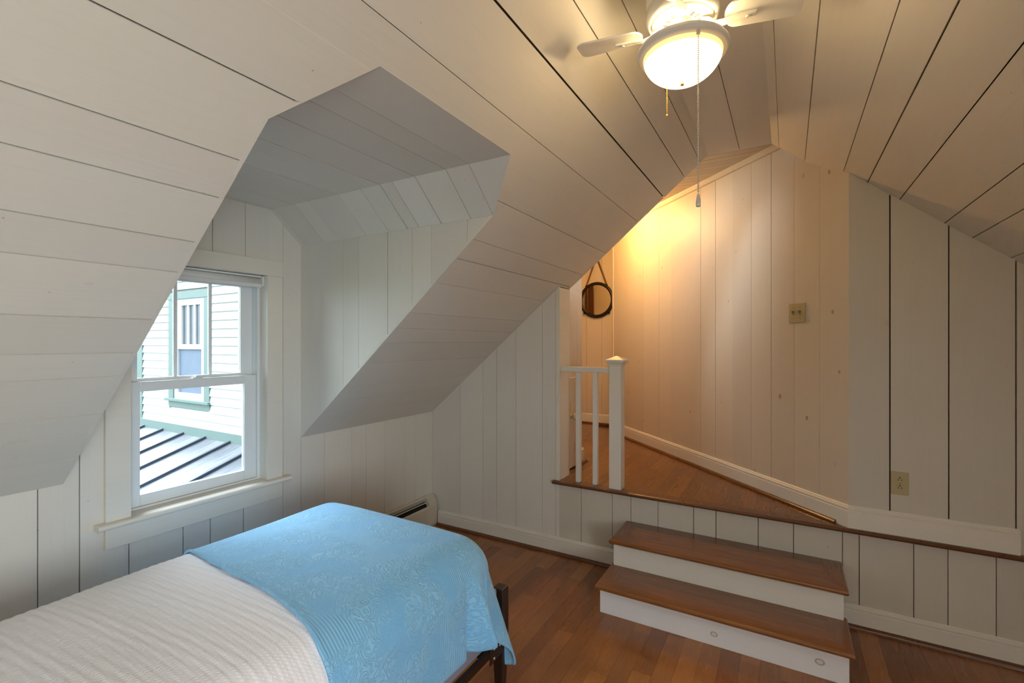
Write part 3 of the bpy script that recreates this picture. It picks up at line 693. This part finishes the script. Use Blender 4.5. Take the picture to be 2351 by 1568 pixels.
# ------------------------------------------------------------------ bed
BXH, XF, YN, YFR = -.40, 1.535, 1.165, 1.915       # cloth core rectangle (rounding outside it)
bf = thing('bed_frame', (.65, 1.54, 0), 'dark brown bed frame with square corner posts under the mattress', 'bed frame')
for y in (1.030, 2.035):
    p = MB(); a = .025; cx, cy = 1.715, y + .025 if y < 1.5 else y
    for z, e in ((0.0, .017), (.20, .025), (.450, .025)): pass
    vs = []; 
    for z, e in ((0.0, .016), (.19, .025), (.447, .025), (.450, .022)): vs += [(cx - e, cy - e, z), (cx + e, cy - e, z), (cx + e, cy + e, z), (cx - e, cy + e, z)]
    fs = [(3, 2, 1, 0), (12, 13, 14, 15)]
    for k in range(3):
        for i in range(4): fs.append((4*k+i, 4*k+(i+1) % 4, 4*k+4+(i+1) % 4, 4*k+4+i))
    p.add(vs, fs).build('corner_post', M['bedwood'], bf, bevel=.001)
    p2 = MB().add([(v[0] - cx + (BXH - .06), v[1], v[2] * 1.0) for v in vs], fs).build('corner_post', M['bedwood'], bf)
part('foot_rail', (1.705, 1.08, .27), (1.727, 2.01, .40), M['bedwood'], bf, .002)
part('head_board', (BXH - .075, 1.08, .25), (BXH - .05, 2.01, .95), M['bedwood'], bf, .004)
part('side_rail', (BXH - .04, 1.026, .222), (1.69, 1.046, .252), M['bedwood'], bf, .001)
part('side_rail', (BXH - .04, 2.034, .222), (1.69, 2.054, .252), M['bedwood'], bf, .001)
for x in (-.2, .25, .7, 1.15, 1.55): part('slat', (x, 1.046, .236), (x + .07, 2.034, .250), M['bedwood'], bf, .001)
bk = MB().add([(1.585, 1.022, .262), (1.640, 1.022, .300), (1.692, 1.022, .300), (1.692, 1.022, .205), (1.585, 1.022, .195),
               (1.585, 1.026, .262), (1.640, 1.026, .300), (1.692, 1.026, .300), (1.692, 1.026, .205), (1.585, 1.026, .195)],
              [(0, 1, 2, 3, 4), (9, 8, 7, 6, 5)] + [(i, (i+1) % 5, 5 + (i+1) % 5, 5 + i) for i in range(5)]).build('bracket', M['bracket'], bf)
for x, z in ((1.612, .252), (1.612, .214), (1.655, .278), (1.655, .245)): MB().lathe([(0, -.003), (.004, -.003), (.005, 0), (0, 0)], (x, 1.0215, z), 10, 'Y').build('bracket_screw', M['steel'], bf)
def soft_box(lo, hi, r, name, mat, sub=2):
    mb = MB().box(lo, hi); o = mb.build(name, mat, None, smooth=True, bevel=r, seg=4); return o
bs = soft_box((BXH - .03, 1.048, .251), (1.680, 2.03, .46), .012, 'box_spring', M['boxspring']); tag(bs, 'grey blue box spring showing below the blue quilt', 'box spring')
mt = soft_box((BXH - .03, 1.058, .461), (1.640, 2.020, .664), .085, 'mattress', M['coverlet']); tag(mt, 'mattress hidden under the ivory coverlet and blue quilt', 'mattress')

def roll(L, R, flare=0.0):
    if L <= 0: return 0.0, 0.0
    q = R * math.pi / 2
    if L < q: return R * math.sin(L / R), R * (1 - math.cos(L / R))
    return R + (L - q) * math.sin(flare), R + (L - q) * math.cos(flare)
def drape(a, b, bf_, top, R, fold):
    """a past the foot edge, b past the near edge, bf_ past the far edge (all may be negative) -> xyz"""
    x, y, z = None, None, top
    if a > 0 and (b > 0 or bf_ > 0):
        bb = max(b, bf_); r = math.hypot(a, bb); ph = math.degrees(math.atan2(bb, a))
        rect = min(  .54 / max(1e-6, math.cos(math.radians(ph))), .445 / max(1e-6, math.sin(math.radians(ph))))
        r *= min(1.0, .655 / rect)
        f = fold(ph) if b > 0 else fold(ph) * .6
        o, d = roll(r, R, f); c = math.cos(math.radians(ph)); s_ = math.sin(math.radians(ph))
        return XF + o * c, (YN - o * s_) if b > 0 else (YFR + o * s_), top - d
    if a > 0:
        o, d = roll(a, R, fold(0)); return XF + o, None, top - d
    if b > 0:
        o, d = roll(b, R, fold(90)); return None, YN - o, top - d
    if bf_ > 0:
        o, d = roll(bf_, R, 0.02); return None, YFR + o, top - d
    return None, None, top
def lobe(ph):
    g = lambda c, w: math.exp(-((ph - c) / w) ** 2)
    return math.radians(2.0 + 15.0 * g(46, 17) + 5 * g(12, 9))
def cloth(name, mat, xs_fn, s0n, s1, q0, q1, ds, dq, top, R, fold, disp, thick):
    """s runs along X, q across (arc length from the near edge of the core, negative = over the near side)"""
    ns = int(round((s1 - s0n) / ds)); nq = int(round((q1 - q0) / dq)); vs = []; uv = []; wd = YFR - YN
    for j_ in range(nq + 1):
        q = q0 + (q1 - q0) * j_ / nq; s_start = xs_fn(q)
        for i in range(ns + 1):
            s = s_start + (s1 - s_start) * i / ns
            a = s - XF; b = -q; bb = q - wd
            x, y, z = drape(a, b, bb, top, R, fold)
            x = s if x is None else x; y = YN + q if y is None else y
            yn_ = abs(q - wd / 2) / (wd / 2 + .10); xn_ = max(0.0, min(1.0, (XF + .10 - s) / .20))
            crown = 0.034 * max(0.0, 1 - yn_ ** 3) * (1 - (1 - xn_) ** 2)
            dx, dy, dz = disp(s, q, a, b)
            vs.append((x + dx, y + dy, z + crown + dz)); uv.append((s, q))
    fs = [(j_ * (ns+1) + i, j_ * (ns+1) + i + 1, (j_+1) * (ns+1) + i + 1, (j_+1) * (ns+1) + i) for j_ in range(nq) for i in range(ns)]
    me = bpy.data.meshes.new(name); me.from_pydata(vs, [], fs); me.update()
    ul = me.uv_layers.new(name='UVMap'); flat = []
    for p in me.polygons:
        for vi in p.vertices: flat += uv[vi]
    ul.data.foreach_set('uv', flat); me.polygons.foreach_set('use_smooth', [True] * len(me.polygons)); me.materials.append(mat)
    o = bpy.data.objects.new(name, me); COL.objects.link(o)
    m = o.modifiers.new('solid', 'SOLIDIFY'); m.thickness = thick; m.offset = -1
    return o
def disp_w(s, q, a, b):
    w = 0.0009 * (1 + math.cos(2 * math.pi * (s + .10 * q) / .026)) * (1 + .35 * math.sin(9.1 * q + 40 * s))
    z = w + .003 * math.sin(7 * s + 3 * q)
    if b > .1: return 0.0, -w, 0.0
    return 0.0, 0.0, z
cv = cloth('coverlet', M['coverlet'], lambda q: BXH, BXH, 1.56, -.42, .75 + .36, .0052, .009, .682, .127, lambda p: .02, disp_w, .004)
tag(cv, 'ivory waffle weave coverlet spread over the whole bed', 'coverlet')
def edge(q): return .925 - .085 * max(0.0, min(1.0, (.86 - q) / .95)) + .008 * math.sin(9 * q)
def disp_q(s, q, a, b):
    e = s - edge(q); lip = .006 * math.exp(-(e / .012) ** 2)
    if b > .15 and a <= .06:
        h = b - .15; k = min(1, h / .28); g = lambda c, w: math.exp(-((s - c) / w) ** 2)
        w = .006 * math.sin(6 * s + .5) + .034 * g(1.430, .014) - .074 * g(1.490, .036) + .040 * g(1.556, .020)
        return 0.012 * k * g(1.46, .03), -.012 * k + w * k, .10 * h * g(1.51, .05)
    return 0.0, 0.0, .004 * math.sin(6 * s + 5 * q) * .8 + lip
qt = cloth('quilt', M['quilt'], edge, .86, XF + .54, -.445, .75 + .42, .0085, .0085, .694, .14, lobe, disp_q, .009)
tag(qt, 'sky blue embossed quilt folded over the foot of the bed', 'quilt')

# ------------------------------------------------------------------ ceiling fan with light
FX, FY = 1.514, .278
fan = thing('ceiling_fan', (FX, FY, ZF), 'white four blade ceiling fan with a lit bowl light and pull chains', 'ceiling fan')
C = (FX, FY, 0)
MB().lathe([(0, ZF - .001), (.085, ZF - .001), (.090, ZF - .03), (.094, ZF - .045), (.104, 2.60), (.107, 2.555), (.107, 2.525), (.103, 2.520), (.103, 2.508), (.107, 2.503), (.106, 2.480), (.100, 2.468), (.094, 2.466), (.094, 2.474), (0, 2.474)], C, 48).build('motor_housing', M['fan_white'], fan, smooth=True, bevel=0)
plm = MB().lathe([(0, 2.466), (.030, 2.460), (.088, 2.464), (.090, 2.474), (0, 2.474)], C, 48).build('motor_plate', M['fan_plate'], fan)
for k in range(16):
    a = 2 * math.pi * k / 16; e1 = Vector((math.cos(a), math.sin(a), 0)); e2 = Vector((-math.sin(a), math.cos(a), 0))
    MB().prism([(.042, -.004), (.058, -.0045), (.058, .0045), (.042, .004)], (Vector((FX, FY, 0)), e1, e2, VZ), 2.4600, 2.4606).build('vent_slot', M['dark'], plm)
MB().lathe([(0, 2.462), (.040, 2.462), (.041, 2.428), (.036, 2.422), (0, 2.422)], C, 32).build('switch_housing', M['fan_plate'], fan, smooth=True)
MB().lathe([(.030, 2.424), (.045, 2.416), (.075, 2.397), (.105, 2.386), (.115, 2.382), (.115, 2.378), (.030, 2.416)], C, 48).build('light_pan', M['fan_white'], fan, smooth=True)
ringp = [(.1175 + .0165 * math.cos(t), 2.377 + .015 * math.sin(t)) for t in [2 * math.pi * k / 16 for k in range(17)]]
MB().lathe(ringp, C, 64).build('light_ring', M['fan_white'], fan, smooth=True)
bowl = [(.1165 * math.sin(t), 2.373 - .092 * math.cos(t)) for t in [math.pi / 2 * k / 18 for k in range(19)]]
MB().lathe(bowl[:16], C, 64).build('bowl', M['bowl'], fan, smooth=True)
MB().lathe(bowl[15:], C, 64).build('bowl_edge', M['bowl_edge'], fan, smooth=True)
MB().lathe([(0, 2.275), (.005, 2.275), (.006, 2.281), (0, 2.282)], C, 16).build('finial', M['brass'], fan, smooth=True)
for k in range(4):
    a = math.radians(97 + 90 * k); e1 = Vector((math.cos(a), math.sin(a), 0)); e2 = Vector((-math.sin(a), math.cos(a), 0)); pit = math.radians(-12)
    w = e2 * math.cos(pit) + VZ * math.sin(pit); nn = e1.cross(w)
    pts = []
    r0, r1, h0, h1 = .118, .322, .046, .058
    for t in [math.pi / 2 + math.pi * i / 10 for i in range(11)]: pts.append((r0 + .030 + .030 * math.cos(t), h0 * math.sin(t)))
    for t in [-math.pi / 2 + math.pi / 2 * i / 6 for i in range(7)]: pts.append((r1 - .028 + .028 * math.cos(t), -h1 + .028 + .028 * math.sin(t)))
    for t in [math.pi / 2 * i / 6 for i in range(7)]: pts.append((r1 - .028 + .028 * math.cos(t), h1 - .028 + .028 * math.sin(t)))
    o = Vector((FX, FY, 2.452)); bl = MB().prism(pts, (o, e1, w, nn), 0, .006).build('blade', M['fan_white'], fan, bevel=.001)
    ir = MB(); q = [(.052, 2.456), (.075, 2.453), (.095, 2.440), (.115, 2.438), (.15, 2.442), (.205, 2.444)]; hw = [.020, .018, .012, .011, .011, .009]
    vs = []; fs = []
    for (r, z), h in zip(q, hw):
        c0 = Vector((FX, FY, z)) + e1 * r; ww_ = w if r > .1 else e2
        vs += [c0 - ww_ * h - VZ * .003, c0 + ww_ * h - VZ * .003, c0 + ww_ * h + VZ * .004, c0 - ww_ * h + VZ * .004]
    for i in range(len(q) - 1):
        for m_ in range(4): fs.append((4*i+m_, 4*i+(m_+1) % 4, 4*i+4+(m_+1) % 4, 4*i+4+m_))
    fs += [(3, 2, 1, 0), tuple(range(4 * len(q) - 4, 4 * len(q)))]
    iro = ir.add(vs, fs).build('blade_iron', M['fan_white'], fan, smooth=False, bevel=.003, seg=2)
    for r in (.062, .18): MB().lathe([(0, -.003), (.005, -.003), (.006, 0), (0, .001)], tuple(Vector((FX, FY, 2.452 if r < .1 else 2.4385)) + e1 * r), 10).build('screw', M['fan_plate'], iro)
def chain(px, py, z0, z1, mat, pend):
    ch_ = MB(); n = int((z0 - z1) / .0055)
    for k in range(n):
        z = z0 - .0055 * k; r = .0030
        ch_.add([(px + r, py, z), (px, py + r, z), (px - r, py, z), (px, py - r, z), (px, py, z + r), (px, py, z - r)], [(0,1,4),(1,2,4),(2,3,4),(3,0,4),(1,0,5),(2,1,5),(3,2,5),(0,3,5)])
    ch_.tube([(px, py, z0), (px, py, z1)], .0008, 5)
    c_ = ch_.build('pull_chain', mat, fan, smooth=True)
    if pend == 'fob':
        MB().lathe([(0, z1), (.003, z1 - .001), (.0042, z1 - .008), (.0062, z1 - .018), (.0066, z1 - .030), (.0055, z1 - .036), (0, z1 - .037)], (px, py, 0), 16).build('chain_pendant', M['steel'], c_, smooth=True)
    else:
        MB().lathe([(0, z1), (.0035, z1 - .002), (.0035, z1 - .008), (0, z1 - .010)], (px, py, 0), 10).build('chain_end', mat, c_, smooth=True)
# chains leave the pan in front of and behind the bowl
dcam = Vector((-FX, -FY, 0)).normalized(); dr_ = Vector((-dcam.y, dcam.x, 0))
pc = Vector((FX, FY, 0)) + dcam * .139 + dr_ * -.0
c1 = Vector((1.410, .216)); chain(c1.x, c1.y, 2.368, 1.905, M['steel'], 'fob')
part('chain_spout', (c1.x - .005, c1.y - .005, 2.350), (c1.x + .005, c1.y + .005, 2.372), M['fan_plate'], fan, .002)
c2 = Vector((1.613, .345)); chain(c2.x, c2.y, 2.366, 2.245, M['brass'], 'end')
for nm, z, e in (('fan_bulb_uplight', 2.4245, 1.6),):
    ld = bpy.data.lights.new(nm, 'POINT'); ld.energy = e; ld.color = (1.0, .72, .38); ld.shadow_soft_size = .02
    for k in range(3):
        a = math.radians(30 + 120 * k); lo = bpy.data.objects.new(nm, ld.copy()); COL.objects.link(lo); lo.location = (FX + .066 * math.cos(a), FY + .066 * math.sin(a), 2.432)

# ------------------------------------------------------------------ hall ceiling lamp (out of sight behind the slope)
HL = Vector((4.15, 1.45, HC))
hl = thing('hall_ceiling_lamp', HL, 'small warm globe lamp on the hall ceiling hidden behind the slope', 'ceiling lamp')
MB().lathe([(0, HC), (.07, HC), (.066, HC - .02), (.035, HC - .032), (.03, HC - .05), (0, HC - .05)], (HL.x, HL.y, 0), 32).build('lamp_base', M['fan_white'], hl, smooth=True)
MB().lathe([(.03 * 0, HC - .165)] + [(.06 * math.sin(t), HC - .105 - .06 * math.cos(t)) for t in [math.pi * k / 16 for k in range(1, 15)]], (HL.x, HL.y, 0), 32).build('globe', M['bulb'], hl, smooth=True)

# ------------------------------------------------------------------ outside: neighbouring wing and its porch roof
hs = thing('house_wing', (3.4, 7.0, -2.6), 'white clapboard house wing with sage green trim seen through the window', 'house')
XW = 3.3
MB().box((XW + .03, 4.2, -2.6), (XW + 4.0, 8.36, 6.0)).build('wall_core', M['siding'], hs)
cb = MB(); e = .108; b0 = MB()
z = .36; win = (6.40, 7.45)
proto = None
k = 0
while z < 3.6:
    segs = [(4.2, 8.22)] if (z + e < .60 or z > 2.12) else [(4.2, 6.42), (7.42, 8.22)]
    for y0, y1 in segs:
        MB().add([(XW + .006, y0, z + e + .01), (XW - .018, y0, z), (XW + .02, y0, z), (XW + .03, y0, z + e + .01), (XW + .006, y1, z + e + .01), (XW - .018, y1, z), (XW + .02, y1, z), (XW + .03, y1, z + e + .01)],
                 [(0,1,2,3),(7,6,5,4),(0,4,5,1),(1,5,6,2),(2,6,7,3),(3,7,4,0)]).build('clapboard', M['siding'], hs)
    z += e
part('corner_board', (XW - .02, 8.215, .2), (XW + .05, 8.41, 3.6), M['green'], hs)
part('skirt_board', (XW - .024, 4.2, .232), (XW + .03, 8.41, .362), M['green'], hs)
hw_ = MB().box((XW - .022, 6.392, 2.07), (XW + .03, 7.44, 2.158)); hw_.box((XW - .018, 6.395, .70), (XW + .03, 6.525, 2.07)); hw_.box((XW - .018, 7.31, .70), (XW + .03, 7.44, 2.07)); hw_.box((XW - .016, 6.392, .595), (XW + .03, 7.44, .68))
hwin = hw_.build('window', M['green'], hs)
part('window_sill', (XW - .05, 6.37, .68), (XW + .03, 7.49, .712), M['green'], hwin)
fr_ = MB(); 
for (y0, y1, z0, z1) in ((6.525, 7.31, 2.02, 2.07), (6.525, 6.58, .712, 2.02), (7.255, 7.31, .712, 2.02), (6.58, 7.255, .712, .80), (6.58, 7.255, 1.39, 1.455), (6.58, 7.255, 1.98, 2.02), (6.58, 6.62, 1.455, 1.98), (7.115, 7.255, 1.455, 1.98), (6.58, 6.61, .80, 1.39), (7.215, 7.255, .80, 1.39)): fr_.box((XW - .004, y0, z0), (XW + .04, y1, z1))
for y in (6.630, 6.793, 6.958): fr_.box((XW + .002, y - .021, 1.455), (XW + .04, y + .021, 1.98))
fr_.build('window_frame', M['siding'], hwin)
ys_ = [6.62, 6.630, 6.793, 6.958, 7.115]
for a, b in zip(ys_[:-1], ys_[1:]): 
    if b - a > .05: part('pane', (XW + .02, a, 1.455), (XW + .025, b, 1.98), M['darkglass'], hwin, 0)
part('pane', (XW + .02, 6.61, .80), (XW + .025, 7.215, 1.39), M['curtain'], hwin, 0)
# porch roof with standing ribs, rising towards the wing
pr = 0.32; zb = .232; Up = Vector((-1, 0, -pr)).normalized(); Np = Vector((-pr, 0, 1)).normalized()
fp_ = (Vector((XW - .0, 0, zb)), Up, VY, Np); LP = 4.2
roof = thing('porch_roof', (1.4, 6.0, -.9), 'grey blue porch roof with raised dark ribs below the clapboard wing', 'roof')
yrib = [8.142 - .555 * k for k in range(-1, 11)]
for a, b in zip(yrib[:-1], yrib[1:]):
    y0, y1 = b + .022, a - .022
    if y0 < 2.85: y0 = 2.75
    o = MB().prism([(0, y0 - (y0 + y1) / 2), (LP, y0 - (y0 + y1) / 2), (LP, y1 - (y0 + y1) / 2), (0, y1 - (y0 + y1) / 2)], (Vector((0, 0, 0)), VX, VY, VZ), -.02, 0).build('roof_panel', M['tin'])
    m4 = Matrix((Up, VY, -Np)).transposed().to_4x4()
    o.matrix_basis = Matrix.Translation((XW, (y0 + y1) / 2, zb)) @ m4
    mw = o.matrix_basis.copy(); o.parent = roof; o.matrix_parent_inverse = Matrix.Translation(-Vector(roof.location)); o.matrix_basis = mw
for y in yrib:
    if y > 2.8: MB().prism([(0, y - .022), (LP, y - .022), (LP, y + .022), (0, y + .022)], fp_, -.02, .05).build('roof_rib', M['tin_rib'], roof, bevel=.004)
# ground far below
gm = NT('lawn'); gn = gm.noise(gm.objco(), 3, 4); gm.out(Base_Color=gm.mix(gn, srgb(70, 96, 50), srgb(110, 128, 80)), Roughness=.9)
struct(MB().box((-60, -60, -2.9), (60, 60, -2.7)).build('ground', gm.m))
